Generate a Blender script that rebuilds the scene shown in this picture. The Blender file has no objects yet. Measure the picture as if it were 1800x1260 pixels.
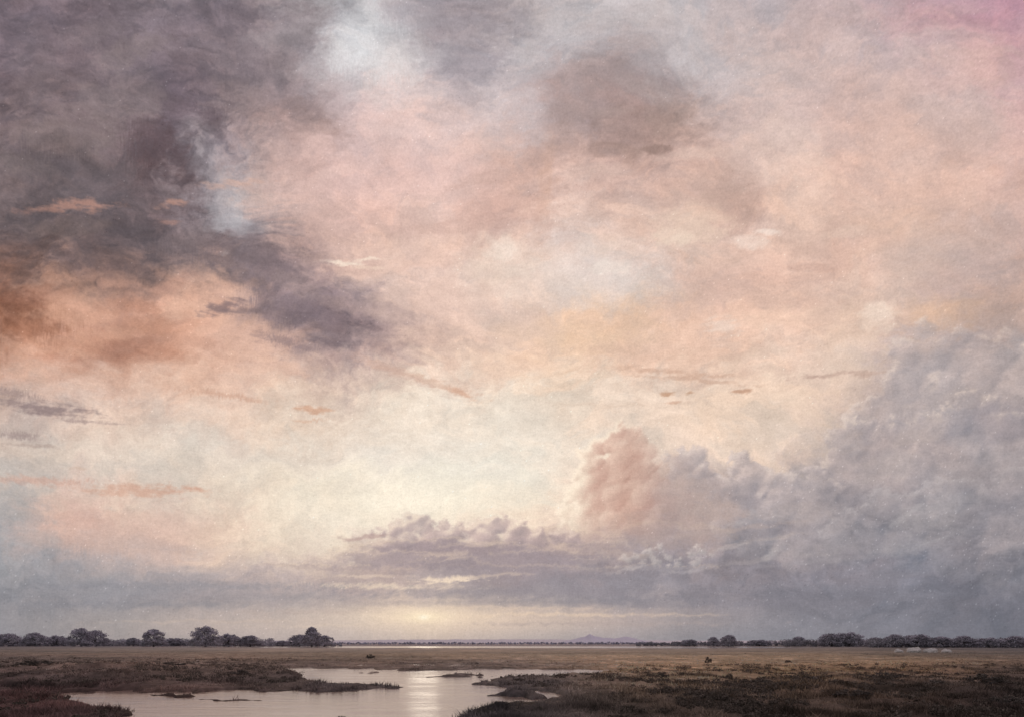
import bpy, math, random
import numpy as np
random.seed(4); rng = np.random.default_rng(7)
S = bpy.context.scene
COL = S.collection
H_EYE = 3.0; FPX = 1400.0; HOR = 1129.0

# ------------------------------------------------------------------ noise
_rg = np.random.default_rng(11)
PERM = _rg.permutation(512).astype(np.int64)
ANG = _rg.random(512)*2*np.pi
GX, GY = np.cos(ANG), np.sin(ANG)
def perlin(x, y, seed=0):
    x = np.asarray(x, float); y = np.asarray(y, float)
    xi = np.floor(x).astype(np.int64); yi = np.floor(y).astype(np.int64)
    xf = x-xi; yf = y-yi
    u = xf*xf*xf*(xf*(xf*6-15)+10); v = yf*yf*yf*(yf*(yf*6-15)+10)
    def g(ix, iy, dx, dy):
        h = PERM[(PERM[(ix+seed*37) & 511]+iy+seed*101) & 511]
        return GX[h]*dx+GY[h]*dy
    a = g(xi, yi, xf, yf); b = g(xi+1, yi, xf-1, yf)
    c = g(xi, yi+1, xf, yf-1); d = g(xi+1, yi+1, xf-1, yf-1)
    return (a+(b-a)*u + ((c+(d-c)*u)-(a+(b-a)*u))*v)*1.5
def fbm(x, y, octv=5, seed=0, gain=.5):
    s = 0; a = 1; t = 0
    for i in range(octv):
        s = s+a*perlin(x*2**i+i*17.3, y*2**i-i*9.1, seed+i); t += a; a *= gain
    return s/t*1.6
def sst(a, b, x):
    t = np.clip((x-a)/(b-a), 0, 1); return t*t*(3-2*t)
def lin(c):
    c = np.asarray(c, float)/255.0
    return np.where(c <= .04045, c/12.92, ((c+.055)/1.055)**2.4)

# ------------------------------------------------------------------ tags / helpers
def tag(o, label=None, cat=None, group=None, kind=None):
    if label: o['label'] = label
    if cat: o['category'] = cat
    if group: o['group'] = group
    if kind: o['kind'] = kind
    return o
def mesh_obj(name, V, F, mat, parent=None, col=None, smooth=False):
    me = bpy.data.meshes.new(name)
    V = np.asarray(V, np.float32); F = np.asarray(F, np.int32)
    n = F.shape[1]
    me.vertices.add(len(V)); me.vertices.foreach_set('co', V.ravel())
    me.loops.add(F.size); me.loops.foreach_set('vertex_index', F.ravel())
    me.polygons.add(len(F)); me.polygons.foreach_set('loop_start', np.arange(0, F.size, n, dtype=np.int32))
    me.update(calc_edges=True)
    if col is not None:
        at = me.color_attributes.new('tint', 'FLOAT_COLOR', 'POINT')
        c4 = np.ones((len(V), 4), np.float32); c4[:, :3] = col
        at.data.foreach_set('color', c4.ravel())
    if smooth: me.polygons.foreach_set('use_smooth', np.ones(len(F), bool))
    me.materials.append(mat)
    o = bpy.data.objects.new(name, me); COL.objects.link(o)
    if parent: o.parent = parent
    return o
def grid_faces(r, c):
    i = np.arange(r-1)[:, None]*c+np.arange(c-1)[None, :]
    i = i.ravel(); return np.stack([i, i+1, i+c+1, i+c], 1)
def new_mat(name):
    m = bpy.data.materials.new(name); m.use_nodes = True
    nt = m.node_tree; return m, nt, nt.nodes, nt.links
def px2w(px, D, z=0.0): return ((px-900)/FPX*D, D, z)

# ------------------------------------------------------------------ SKY colour field
rows = {
0:[(0,122,109,115),(100,124,111,118),(200,127,114,119),(300,128,118,123),(400,130,120,127),(500,150,140,142),(600,176,173,175),(650,196,193,195),(700,182,174,176),(800,160,150,154),(900,168,160,162),(1000,190,183,184),(1100,196,190,191),(1200,196,189,190),(1300,190,178,179),(1400,188,173,173),(1500,188,170,171),(1600,190,163,168),(1700,191,154,165),(1800,190,148,162)],
100:[(0,120,107,114),(100,128,114,120),(200,134,120,123),(300,124,113,121),(400,129,117,122),(500,160,146,148),(580,195,190,192),(640,215,213,213),(700,212,207,207),(780,172,163,167),(850,172,164,168),(940,196,190,192),(1000,182,172,173),(1100,178,165,165),(1200,187,180,182),(1300,197,184,182),(1400,201,182,178),(1500,201,180,176),(1600,202,178,174),(1700,206,176,174),(1800,198,164,169)],
200:[(0,120,107,110),(100,128,114,115),(200,126,112,114),(300,119,104,110),(400,134,120,123),(500,154,134,134),(560,170,148,147),(610,208,187,185),(700,219,195,190),(800,221,197,191),(880,215,198,195),(950,187,167,164),(1000,170,149,146),(1100,162,140,137),(1200,174,154,149),(1260,198,176,170),(1400,213,187,179),(1500,211,183,174),(1600,209,182,173),(1700,210,184,176),(1800,206,174,171)],
300:[(0,114,103,105),(100,115,104,106),(200,110,100,103),(270,101,87,91),(320,122,110,114),(370,158,150,155),(410,180,165,165),(450,208,180,170),(500,217,187,178),(600,219,188,181),(700,222,190,181),(800,222,191,181),(900,208,177,166),(960,206,173,160),(1000,216,186,175),(1100,202,173,163),(1200,207,176,164),(1300,209,180,168),(1380,221,193,180),(1500,218,186,173),(1600,224,190,175),(1700,220,186,173),(1800,213,180,170)],
370:[(0,112,100,101),(100,113,99,99),(200,105,94,96),(300,117,103,106),(350,136,125,129),(405,174,166,169),(450,184,168,165),(500,208,180,171),(600,220,188,178),(700,222,190,179),(800,222,191,179),(900,211,175,163),(1000,225,197,183),(1100,219,190,176),(1200,214,184,168),(1290,193,163,151),(1350,218,189,174),(1400,224,193,176),(1600,219,187,171),(1800,208,178,168)],
430:[(0,118,98,94),(100,112,97,97),(200,104,92,94),(300,112,99,101),(400,128,115,118),(470,146,130,131),(520,190,163,156),(600,217,186,174),(700,225,193,178),(800,224,193,179),(880,230,205,190),(960,224,193,178),(1020,224,206,198),(1100,225,200,187),(1200,222,192,175),(1300,219,189,174),(1400,226,195,179),(1500,220,186,171),(1600,212,183,169),(1700,202,177,167),(1800,202,174,165)],
500:[(0,142,106,92),(60,146,112,98),(120,176,140,123),(200,158,127,116),(280,162,129,116),(350,216,174,155),(400,194,158,142),(440,146,127,128),(500,138,121,124),(560,170,148,146),(620,208,180,168),(700,223,195,181),(800,228,200,186),(900,229,208,195),(1000,226,209,199),(1100,222,206,197),(1200,220,191,177),(1300,214,182,168),(1400,221,187,171),(1500,224,192,174),(1600,208,183,169),(1700,188,167,161),(1800,196,171,161)],
560:[(0,126,86,69),(60,166,120,99),(130,214,167,145),(200,192,146,126),(300,218,173,152),(400,216,174,154),(460,184,154,144),(520,130,115,119),(580,120,106,112),(650,162,141,141),(720,210,182,170),(800,223,194,179),(900,229,201,184),(1000,230,196,169),(1100,230,196,168),(1200,227,191,169),(1300,226,193,174),(1400,227,193,174),(1500,229,199,179),(1600,213,183,166),(1660,216,180,154),(1720,190,164,151),(1800,190,165,154)],
620:[(0,190,150,130),(60,210,163,141),(120,194,147,126),(220,178,132,112),(320,200,157,136),(420,222,180,160),(500,210,175,160),(560,170,149,146),(620,166,145,143),(700,198,171,161),(760,220,191,174),(850,229,201,182),(1000,232,201,175),(1100,229,193,170),(1250,229,196,176),(1400,231,201,182),(1520,229,204,186),(1600,192,175,171),(1700,174,163,163),(1800,172,158,154)],
700:[(0,190,168,157),(100,206,182,170),(200,220,193,177),(300,224,197,180),(400,224,195,176),(500,226,198,177),(600,231,209,190),(700,235,218,199),(800,238,223,206),(900,236,221,203),(1000,233,216,198),(1100,231,211,193),(1200,231,209,190),(1300,232,208,187),(1400,230,207,187),(1470,223,199,180),(1550,190,171,164),(1600,178,163,160),(1700,165,153,152),(1800,160,149,149)],
800:[(0,209,194,183),(100,214,201,188),(200,219,205,191),(300,223,210,195),(400,227,213,199),(500,230,217,202),(600,234,222,208),(700,238,226,212),(800,241,230,215),(900,240,228,212),(1000,236,221,204),(1100,232,211,193),(1200,231,210,193),(1300,230,209,191),(1400,219,198,183),(1460,188,172,165),(1500,171,158,155),(1600,161,151,151),(1700,152,145,147),(1800,147,140,143)],
860:[(0,191,183,175),(100,214,190,176),(200,217,195,180),(300,222,202,186),(400,228,212,194),(500,235,221,202),(600,240,227,207),(700,246,235,216),(800,246,236,217),(900,242,231,213),(1000,236,221,203),(1100,222,194,177),(1200,190,169,161),(1300,170,157,155),(1400,160,150,150),(1600,150,144,147),(1800,140,134,140)],
920:[(0,166,163,163),(60,187,164,158),(100,208,177,166),(200,212,183,171),(300,218,191,177),(380,226,202,184),(450,235,217,197),(600,241,226,206),(700,247,233,212),(800,247,233,213),(900,238,220,200),(1000,231,208,188),(1100,206,180,168),(1200,174,155,151),(1300,155,143,145),(1500,146,139,143),(1600,146,141,146),(1800,134,129,136)],
970:[(0,160,159,161),(100,176,164,162),(200,192,174,168),(300,205,184,175),(400,223,201,184),(500,231,210,191),(600,224,203,184),(700,196,175,167),(800,182,164,160),(900,172,156,154),(1000,170,154,154),(1100,168,156,156),(1200,164,153,154),(1300,150,142,146),(1500,140,135,142),(1800,126,123,131)],
1010:[(0,153,153,157),(100,158,155,159),(200,164,158,160),(300,174,164,164),(400,188,174,171),(500,190,173,168),(600,180,163,160),(700,183,165,160),(800,176,160,158),(900,158,146,150),(1000,153,144,149),(1200,150,143,149),(1400,136,132,140),(1600,130,128,137),(1800,120,119,128)],
1050:[(0,140,140,146),(200,148,145,150),(400,154,148,152),(500,162,153,154),(600,176,163,160),(740,196,178,170),(850,176,163,160),(950,157,149,152),(1100,149,144,150),(1300,138,135,143),(1500,125,125,134),(1800,114,114,123)],
1085:[(0,143,141,145),(200,164,155,153),(400,188,173,165),(600,214,194,178),(700,233,209,185),(750,245,222,192),(800,236,211,186),(1000,214,190,172),(1100,192,173,165),(1200,168,156,154),(1400,138,135,142),(1600,124,124,133),(1800,112,112,121)],
1112:[(0,143,140,144),(200,168,159,156),(400,188,173,166),(600,203,186,176),(750,220,198,180),(900,196,181,173),(1100,166,157,157),(1300,140,138,144),(1600,122,122,131),(1800,112,112,121)],
1140:[(0,135,133,140),(400,165,155,155),(750,175,163,160),(1100,150,146,152),(1800,112,112,121)],
}
def raster(rows, x0, x1, y0, y1, st, blur):
    xs = np.arange(x0, x1+1, st); ys = np.arange(y0, y1+1, st)
    ky = sorted(rows); R = np.zeros((len(ky), len(xs), 3))
    for i, k in enumerate(ky):
        a = np.array(rows[k], float)
        for c in range(3): R[i, :, c] = np.interp(xs, a[:, 0], a[:, c+1])
    M = np.zeros((len(ys), len(xs), 3))
    for j in range(len(xs)):
        for c in range(3): M[:, j, c] = np.interp(ys, ky, R[:, j, c])
    for _ in range(blur):
        P = np.pad(M, ((1, 1), (1, 1), (0, 0)), 'edge')
        M = (P[:-2, 1:-1]+2*P[1:-1, 1:-1]+P[2:, 1:-1])/4
        P = np.pad(M, ((1, 1), (1, 1), (0, 0)), 'edge')
        M = (P[1:-1, :-2]+2*P[1:-1, 1:-1]+P[1:-1, 2:])/4
    def samp(x, y):
        fx = np.clip((x-x0)/st, 0, len(xs)-1.001); fy = np.clip((y-y0)/st, 0, len(ys)-1.001)
        i = fx.astype(int); j = fy.astype(int); u = (fx-i)[..., None]; v = (fy-j)[..., None]
        return (M[j, i]*(1-u)+M[j, i+1]*u)*(1-v)+(M[j+1, i]*(1-u)+M[j+1, i+1]*u)*v
    return samp
sky_samp = raster(rows, 0, 1800, 0, 1140, 10, 4)

def smooth_tan(az):
    lim = math.radians(42)
    c = np.clip(az, -lim, lim)
    return np.tan(c)+(az-c)*1.2, np.cos(c)
pxs = np.arange(-110, 1911, 1.7)
azd = np.arctan((pxs-900)/FPX)
a1 = azd[-1]; a0 = azd[0]
azo = np.linspace(a1, 2*math.pi+a0, 92)[1:]
az = np.concatenate([azd, azo])
azw = np.where(az > math.pi, az-2*math.pi, az)
td = np.arange(-.03, .835, 1.65/FPX)
el = np.concatenate([np.arctan(td), np.radians(np.linspace(41.5, 90, 14))])
AZ, EL = np.meshgrid(azw, el)
tx, ca = smooth_tan(AZ)
PX = 900+FPX*tx
PY = np.clip(HOR-FPX*np.tan(np.minimum(EL, math.radians(80)))/ca, -900, 1175)

# domain warps (painterly, large to small)
w1x = fbm(PX/330, PY/260, 5, 1); w1y = fbm(PX/330+9, PY/260+4, 5, 2)
w2x = fbm((PX+90*w1x)/110, (PY+90*w1y)/75, 6, 3, .6); w2y = fbm((PX+90*w1x)/110+5, (PY+90*w1y)/75, 6, 4, .6)
n_a = fbm(PX/60, PY/40, 6, 51, .62); n_b = fbm(PX/46+8, PY/34, 6, 52, .62)
n_s = fbm(PX/46, PY/9, 5, 53, .6); n_f = fbm(PX/17, PY/13, 4, 54, .62)
bu = (PX*np.cos(.35)+PY*np.sin(.35)+60*w1x)/70; bv = (-PX*np.sin(.35)+PY*np.cos(.35)+60*w1y)/20
n_br = fbm(bu+.4*n_a, bv+.8*n_b, 5, 57, .6)
bu2 = (PX*np.cos(-.5)+PY*np.sin(-.5)+50*w1y)/85; bv2 = (-PX*np.sin(-.5)+PY*np.cos(-.5)+50*w1x)/26
n_br2 = fbm(bu2+.5*n_b, bv2+.9*n_a, 5, 58, .6)
crisp = np.tanh(4.5*fbm((PX+70*w2x)/125, (PY+55*w2y)/62, 5, 66, .55))
crisp2 = np.tanh(5*fbm((PX+40*w2y)/60+3, (PY+30*w2x)/26, 5, 67, .55))
wash = fbm((PX+10*n_a)/17, PY/420, 4, 69, .6)          # faint vertical runs of the wash
damp = sst(1125, 950, PY)*.75+.25
WX = PX+(26*w1x+52*w2x+16*n_f+18*n_br+9*crisp)*damp
WY = PY+(22*w1y+36*w2y+10*n_a+13*n_br2+7*crisp2)*damp*(.3+.7*sst(1110, 1000, PY))
C = sky_samp(WX, WY)
cl = fbm((PX+120*w1x)/150, (PY+90*w1y+.15*PX)/80, 6, 21, .6)
st = fbm((PX+60*w2x)/95, (PY+.22*PX+30*w2y)/22, 4, 31, .55)
ridge_n = 1-2*np.abs(fbm((PX+40*n_a)/90, (PY+30*n_b)/60, 4, 35, .6))
amp = sst(1120, 900, PY)*.6+.25
calm = 1-.55*np.exp(-((PX-640)/420)**2-((PY-840)/120)**2)
def texture(k=1.0):
    global C
    dkz = sst(190, 120, C[..., 0])
    C = C*(1+k*(.045*cl+.016*st+.024*n_br+.018*n_br2+.019*crisp+.012*crisp2+.012*ridge_n+.008*wash+dkz*(.06*cl+.06*n_br+.05*crisp+.03*crisp2))*amp*calm)[..., None]
texture(.9)
warm = fbm((PX+90*w1y)/210, (PY+70*w1x)/110, 5, 41)
C = C+np.stack([4*warm+2*crisp+1, -.8*warm-.6, -4*warm-1.5*crisp], -1)*(amp*calm)[..., None]

def mix(m, c):
    global C
    C = C*(1-m[..., None])+np.asarray(c, float)*m[..., None]
def rl(A, cx, cy):
    s = int(cx*7+cy*13)
    return np.roll(A, (s % 311, (s*3) % 523), (0, 1))
def blob(cx, cy, rx, ry, c, al=1, soft=.5, ang=0, wob=.4, kind='a'):
    a = math.radians(ang); A = rl(n_a, cx, cy); B = rl(n_b, cx, cy); D_ = rl(n_br, cx, cy)
    X = PX-cx+rx*wob*B; Y = PY-cy+ry*wob*A*1.6
    u = X*math.cos(a)+Y*math.sin(a); v = -X*math.sin(a)+Y*math.cos(a)
    d = np.sqrt((u/rx)**2+(v/ry)**2)+.26*n_f+.34*D_+.24*A
    br = .60+.40*sst(-.5, .45, D_+.5*cl)
    mix(al*br*sst(1.1+soft*.9, .85-soft*.7, d), c)
def streak(cx, cy, rx, ry, c, al=.8, ang=0, curve=0):
    X = PX-cx; Y = PY-cy+6*rl(n_b, cx, cy)
    a = math.radians(ang); u = X*math.cos(a)+Y*math.sin(a); v = -X*math.sin(a)+Y*math.cos(a)
    v = v-curve*(u/rx)**2
    d = np.sqrt((u/rx)**2+(v/(ry*1.15))**2)+.7*rl(n_s, cx, cy)+.4*n_f
    mix(al*.85*sst(1.35, .2, d), c)

# --- dark bank, upper left
blob(90,150,190,120,(112,100,109),.32,.7); blob(310,70,140,70,(116,106,115),.4,.6); blob(60,40,120,60,(113,102,110),.35,.6)
blob(470,110,120,75,(140,127,131),.45,.5,18); blob(545,205,60,26,(156,134,131),.55,.35,30); blob(585,225,26,12,(158,132,126),.65,.3,25)
blob(275,260,60,48,(96,78,81),.6,.35,40); blob(160,325,170,50,(104,94,98),.5,.5,10)
blob(210,180,90,40,(146,131,131),.5,.35,-10); blob(110,240,90,30,(138,123,121),.5,.35,5); blob(400,30,80,30,(112,102,111),.35,.5); blob(230,90,60,24,(148,133,133),.5,.35,-20); blob(430,180,60,30,(154,136,135),.45,.35,30); blob(60,110,40,60,(132,119,123),.35,.45); blob(330,150,50,24,(112,100,110),.45,.35,15); blob(500,60,60,24,(164,154,157),.45,.35,-10); blob(160,60,60,20,(140,126,129),.4,.35,-15); blob(40,290,50,18,(136,121,118),.4,.35,10)
blob(250,440,170,48,(97,88,92),.5,.45,14); blob(430,460,90,36,(118,105,110),.5,.4,22); blob(330,420,60,20,(132,117,118),.45,.35,-15); blob(120,400,70,16,(136,117,111),.45,.35,-5); blob(200,470,60,16,(88,78,82),.45,.35,8)
blob(578,570,68,32,(106,95,102),.58,.4,14); blob(490,550,50,22,(126,111,116),.45,.4,25); blob(650,596,56,18,(150,131,132),.4,.4,12); blob(545,612,46,12,(128,113,118),.4,.4,-12); blob(620,540,46,14,(190,164,156),.45,.4,10); blob(520,500,50,14,(170,147,143),.45,.4,20); blob(560,590,30,8,(144,129,133),.4,.4); blob(690,560,40,14,(212,184,172),.45,.4,15)
blob(398,365,28,46,(196,194,198),.5,.45,10,.5); blob(360,290,26,34,(164,157,161),.4,.45,10,.5); blob(420,398,26,16,(188,184,188),.45,.35); blob(450,330,26,24,(202,183,178),.35,.5); blob(340,230,30,26,(142,133,138),.4,.4)
blob(40,560,90,34,(120,78,60),.5,.45,6); blob(60,520,70,16,(144,101,85),.5,.4,-5); blob(220,620,130,24,(162,113,94),.45,.45,3)
blob(350,520,58,42,(228,184,162),.7,.35); blob(150,545,76,30,(224,175,150),.65,.35); blob(420,520,30,14,(230,190,170),.6,.35); blob(300,500,40,12,(194,149,132),.5,.35,-20); blob(200,490,34,14,(202,157,138),.55,.35); blob(240,540,50,14,(180,132,112),.5,.35,10); blob(110,520,30,10,(204,156,134),.55,.35,-15)
blob(410,600,80,38,(231,189,167),.55,.4); blob(300,660,150,26,(230,194,173),.5,.5); blob(100,610,70,18,(222,173,147),.55,.4); blob(260,575,50,16,(192,142,118),.5,.35); blob(470,640,70,16,(230,191,170),.5,.35,10); blob(180,590,60,12,(220,171,146),.55,.35); blob(340,600,60,12,(200,155,135),.45,.35,8); blob(330,545,40,16,(234,193,170),.5,.35); blob(60,580,40,12,(170,120,98),.5,.35)
blob(150,680,120,18,(226,194,176),.4,.5); blob(60,650,70,16,(220,181,160),.45,.45)
streak(125,362,75,9,(190,144,129),.85,-3,4); streak(305,358,28,6,(196,151,135),.8,-10); streak(300,392,22,5,(172,134,124),.7,10); streak(60,372,40,4,(150,118,112),.6)
streak(420,322,60,6,(214,176,161),.7,-4); streak(390,540,38,9,(124,106,110),.8,-12); streak(430,548,50,7,(130,112,114),.7,-6); streak(500,600,60,8,(124,108,114),.5,12)
# --- bright break at the top
blob(640,60,40,55,(216,214,216),.6,.4,10,.5); blob(700,105,70,34,(222,217,217),.6,.4,-14); blob(590,130,50,36,(208,200,202),.5,.4); blob(610,100,40,24,(225,223,224),.55,.35,-20)
blob(800,55,70,60,(150,140,146),.45,.45); blob(740,30,60,26,(170,161,166),.5,.4); blob(590,180,30,42,(214,194,193),.5,.5); blob(840,120,50,30,(160,150,156),.45,.4); blob(700,160,70,26,(224,208,205),.4,.5); blob(770,100,36,16,(176,168,172),.5,.35,-25)
blob(1020,50,90,34,(204,200,202),.4,.6); blob(900,40,60,30,(156,146,152),.35,.5,20); blob(690,60,30,16,(184,180,183),.55,.35)
# --- brown cloud, upper middle
blob(1060,170,95,60,(162,141,138),.42,.45); blob(1110,225,90,38,(154,131,125),.48,.35,4); blob(1040,130,60,26,(168,149,147),.45,.35,-10); blob(1000,200,40,30,(168,148,144),.4,.4); blob(1140,160,50,18,(188,171,167),.45,.35,20); blob(1070,200,40,10,(178,158,153),.4,.35,-8)
blob(985,255,50,34,(178,152,145),.5,.35); blob(1180,205,48,24,(158,137,130),.5,.3); blob(1155,262,22,9,(150,125,117),.7,.3); blob(1080,262,50,12,(164,138,129),.6,.3,6)
blob(1108,280,12,20,(170,142,133),.55,.35,-8); blob(1225,230,26,10,(172,148,141),.5,.35,-12); blob(1290,360,50,34,(192,163,151),.42,.45); blob(1260,320,60,26,(198,169,157),.42,.4)
blob(960,320,12,70,(214,173,152),.4,.5,4); blob(1180,90,50,50,(204,198,200),.4,.6); blob(930,200,26,60,(208,197,199),.45,.5); blob(1230,272,60,12,(224,195,182),.65,.3,-4); blob(1060,300,60,12,(222,192,180),.55,.3)
blob(1370,260,70,60,(230,204,192),.5,.45); blob(1420,340,40,60,(232,203,188),.42,.45); blob(1500,380,60,40,(210,180,168),.35,.5); blob(1340,150,70,40,(208,190,186),.35,.6); blob(1560,270,80,50,(222,192,180),.35,.5); blob(1680,240,80,40,(206,179,171),.3,.5); blob(1480,180,80,34,(200,177,172),.3,.5,-15)
# --- creamy middle
blob(900,460,50,42,(234,214,199),.6,.4); blob(880,440,26,18,(243,226,213),.6,.35); blob(850,475,40,20,(232,206,189),.45,.4); blob(1020,470,75,38,(226,213,206),.45,.5,10); blob(1130,500,60,28,(220,209,203),.45,.45); blob(1060,430,50,18,(232,207,191),.5,.4); blob(960,500,50,26,(226,206,194),.4,.5); blob(1080,470,40,14,(240,226,215),.55,.35,10)
blob(1215,395,60,34,(234,206,186),.55,.4); blob(1185,420,34,14,(243,220,200),.6,.35); blob(1320,425,34,12,(243,222,209),.6,.35); blob(1345,410,22,7,(248,231,219),.6,.35); blob(1010,590,110,22,(236,202,173),.4,.6,3); blob(1080,565,80,18,(230,191,166),.35,.5,5)
blob(720,440,110,30,(229,196,179),.4,.5,-6); blob(880,370,90,26,(213,175,161),.45,.4,-8); blob(640,250,90,40,(227,196,190),.38,.5); blob(540,260,60,40,(221,188,178),.38,.5); blob(760,300,90,30,(228,192,184),.38,.5); blob(800,400,120,12,(209,175,163),.45,.35,-5); blob(850,315,70,10,(200,168,157),.5,.35,-12); blob(640,330,100,20,(230,196,188),.38,.5); blob(520,300,50,20,(209,175,166),.35,.4); blob(600,300,40,10,(236,204,195),.45,.35,-8); blob(700,230,50,12,(234,206,199),.45,.35,5)
blob(1260,500,90,26,(207,175,161),.45,.4,8); blob(1180,540,60,18,(215,184,170),.4,.4); blob(1380,520,70,24,(228,192,173),.45,.45); blob(1450,450,60,18,(210,177,163),.5,.35,12); blob(1430,470,40,8,(197,162,148),.5,.35,5); blob(1400,560,90,20,(233,203,183),.4,.5); blob(1560,400,90,30,(225,192,173),.35,.5); blob(1650,330,80,40,(226,192,176),.35,.5); blob(1700,420,50,20,(214,182,168),.35,.5); blob(1480,410,40,10,(236,208,191),.5,.35,-10)
blob(800,540,120,22,(218,190,178),.35,.5,5); blob(880,580,110,18,(227,197,180),.35,.5); blob(1150,620,120,16,(220,186,166),.4,.4,4)
streak(600,463,38,3.5,(248,228,210),1,2); streak(650,457,24,3,(246,223,205),1,-4); streak(640,470,34,3,(236,208,190),.9,3)
streak(1270,575,30,16,(238,214,199),.8); streak(740,665,110,7,(210,175,155),.7,17); streak(810,692,34,5,(216,174,150),.85,24); streak(690,650,80,8,(204,172,159),.6,22)
streak(395,694,85,5,(208,168,147),.85,8); streak(548,718,44,6,(210,166,140),.9,4); streak(545,738,30,2.5,(218,182,159),.8)
streak(75,718,85,10,(146,127,126),1,6,-3); streak(20,690,50,8,(158,137,133),.75,14); streak(30,765,44,6,(166,147,143),.85,4); streak(150,738,55,3.5,(166,145,140),.8,4); streak(60,783,60,3,(178,158,149),.7,3)
streak(60,845,110,8,(208,172,157),.9,3,-3); streak(240,861,105,10,(211,170,150),.9,2); streak(330,858,36,5,(208,160,138),.7,2); streak(140,822,30,2.5,(206,180,162),.6)
streak(1190,655,110,5,(206,170,149),.8,4); streak(1230,668,100,3.5,(204,170,150),.7,5); streak(1480,658,85,4,(178,149,137),.85,-4); streak(1080,712,90,3,(218,194,175),.5)
streak(1172,691,12,3.5,(194,154,127),1,3); streak(1214,689,10,3.5,(194,154,127),1,-8); streak(1302,687,16,3.5,(196,156,132),1,-5); streak(1186,706,12,2.5,(204,166,144),.8)
# --- lit gold at right
blob(1640,555,48,16,(224,186,158),.4,.5,16); blob(1550,560,30,26,(240,217,199),.65,.4); blob(1500,650,60,60,(233,207,189),.4,.5); blob(1540,545,24,14,(244,222,206),.6,.35)
blob(1720,470,60,50,(180,163,160),.35,.5,20); blob(1620,450,60,40,(193,174,166),.35,.5)
# --- left low bank
blob(200,930,150,34,(217,185,170),.5,.5,4); blob(120,915,60,20,(210,173,159),.5,.4); blob(280,915,50,20,(220,189,174),.5,.4); blob(20,900,60,44,(174,171,172),.55,.35,20); blob(390,950,60,40,(227,200,180),.4,.5); blob(30,960,70,30,(168,165,167),.4,.5)
blob(90,1000,130,26,(158,156,160),.4,.5); blob(230,960,80,16,(203,178,168),.45,.35); blob(60,940,40,14,(192,175,169),.45,.35)

# --- cumulus masses: unions of puffs lit from the low sun
dpx = np.gradient(PX, axis=1); dpy = np.gradient(PY, axis=0)
dpx = np.where(np.abs(dpx) < .1, 1, dpx); dpy = np.where(np.abs(dpy) < .1, -1, dpy)
cr_ = np.random.default_rng(77)
def blur(A, n):
    for _ in range(n):
        P = np.pad(A, 1, 'edge'); A = (P[:-2, 1:-1]+P[2:, 1:-1]+2*P[1:-1, 1:-1])/4
        P = np.pad(A, 1, 'edge'); A = (P[1:-1, :-2]+P[1:-1, 2:]+2*P[1:-1, 1:-1])/4
    return A
def mass(circles, wob=1.0, kids=6, kr=(.25, .5), lift=.8, rim_only=False, sy=1.0):
    full = []
    for (cx, cy, r) in circles:
        full.append((cx, cy, r, 0))
        for i in range(kids):
            a = cr_.uniform(-math.pi-.3, .4); q = r*cr_.uniform(.7 if rim_only else .3, 1.0); k = r*(kr[0]+(kr[1]-kr[0])*cr_.random()**1.6)
            full.append((cx+math.cos(a)*q, cy+math.sin(a)*q, k, math.sqrt(max(0, 1-(q/r)**2))*r*lift))
    Hh = np.zeros(PX.shape); F = np.full(PX.shape, -60.0)
    X = PX+wob*(9*n_a+4.5*n_f); Y = PY+wob*(8*n_b+4.5*n_f)
    for (cx, cy, r, b) in full:
        j0, j1 = np.searchsorted(pxs, [cx-r-60, cx+r+60])
        if j1 <= j0: continue
        d = np.hypot(X[:, j0:j1]-cx, (Y[:, j0:j1]-cy)*sy)
        Hh[:, j0:j1] = np.maximum(Hh[:, j0:j1], np.where(d < r, np.sqrt(np.clip(r*r-d*d, 0, None))+b, 0))
        F[:, j0:j1] = np.maximum(F[:, j0:j1], r-d)
    return F, Hh
def shade(Hh, lx, ly, nb=2):
    h = blur(Hh, nb); gx = np.gradient(h, axis=1)/dpx; gy = np.gradient(h, axis=0)/dpy
    return blur(-(gx*lx+gy*ly)/np.sqrt(1+gx*gx+gy*gy), 1)
def bank(circles, col, al, lit, edge=26, ambl=14, y0=1110, y1=930, wob=1.3, kids=6, sy=1.0):
    global C
    F, Hh = mass(circles, wob, kids, (.25, .6), .8, True, sy); L = .65*shade(Hh, -.65, -.76, 12)+.35*shade(Hh, -.65, -.76, 3)
    br = sst(-.8, .4, n_a+.6*cl+.35)
    m = sst(-2, edge, F+4*n_f+5*n_br)*(.5+.5*br)*al*sst(y0, y1, PY)
    tone = np.asarray(col, float)+np.array([1.25, 1, .8])*(ambl*np.clip(L, -.7, 1)+6*cl+4*n_br+2*crisp2)[..., None]+np.array([3, 0, -2])*warm[..., None]
    C = C*(1-m[..., None])+tone*m[..., None]
    mix(lit[3]*m*np.exp(-((F-6)/8)**2)*sst(.05, .6, L)*sst(-.6, .3, cl+n_br)*sst(1030, 860, PY), lit[:3])
bank([(1560,745,60),(1600,680,50),(1592,618,34),(1636,628,46),(1700,650,66),(1790,690,90),(1880,760,120),(1660,780,100),(1540,790,50)], (177,165,164), .68, (240,219,202,.9), 18, 24)
bank([(1478,775,34),(1462,800,22),(1505,822,60),(1545,860,90),(1620,820,70),(1680,850,110),(1820,860,140),(1600,790,56),(1720,770,60)], (161,152,155), .7, (234,214,198,.9), 12, 27)
bank([(1205,822,36),(1190,812,22),(1250,872,52),(1322,846,40),(1300,832,20),(1375,866,40),(1340,835,22),(1430,880,50),(1300,905,60),(1420,930,80),(1190,875,44),(1230,840,24)], (171,160,161), .78, (220,204,195,.8), 10, 28)
bank([(1500,950,60),(1600,930,70),(1700,940,90),(1650,890,50),(1800,960,110),(1550,900,36),(1330,950,50)], (148,143,148), .6, (200,193,192,.9), 20, 27, 1090, 990)
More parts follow.
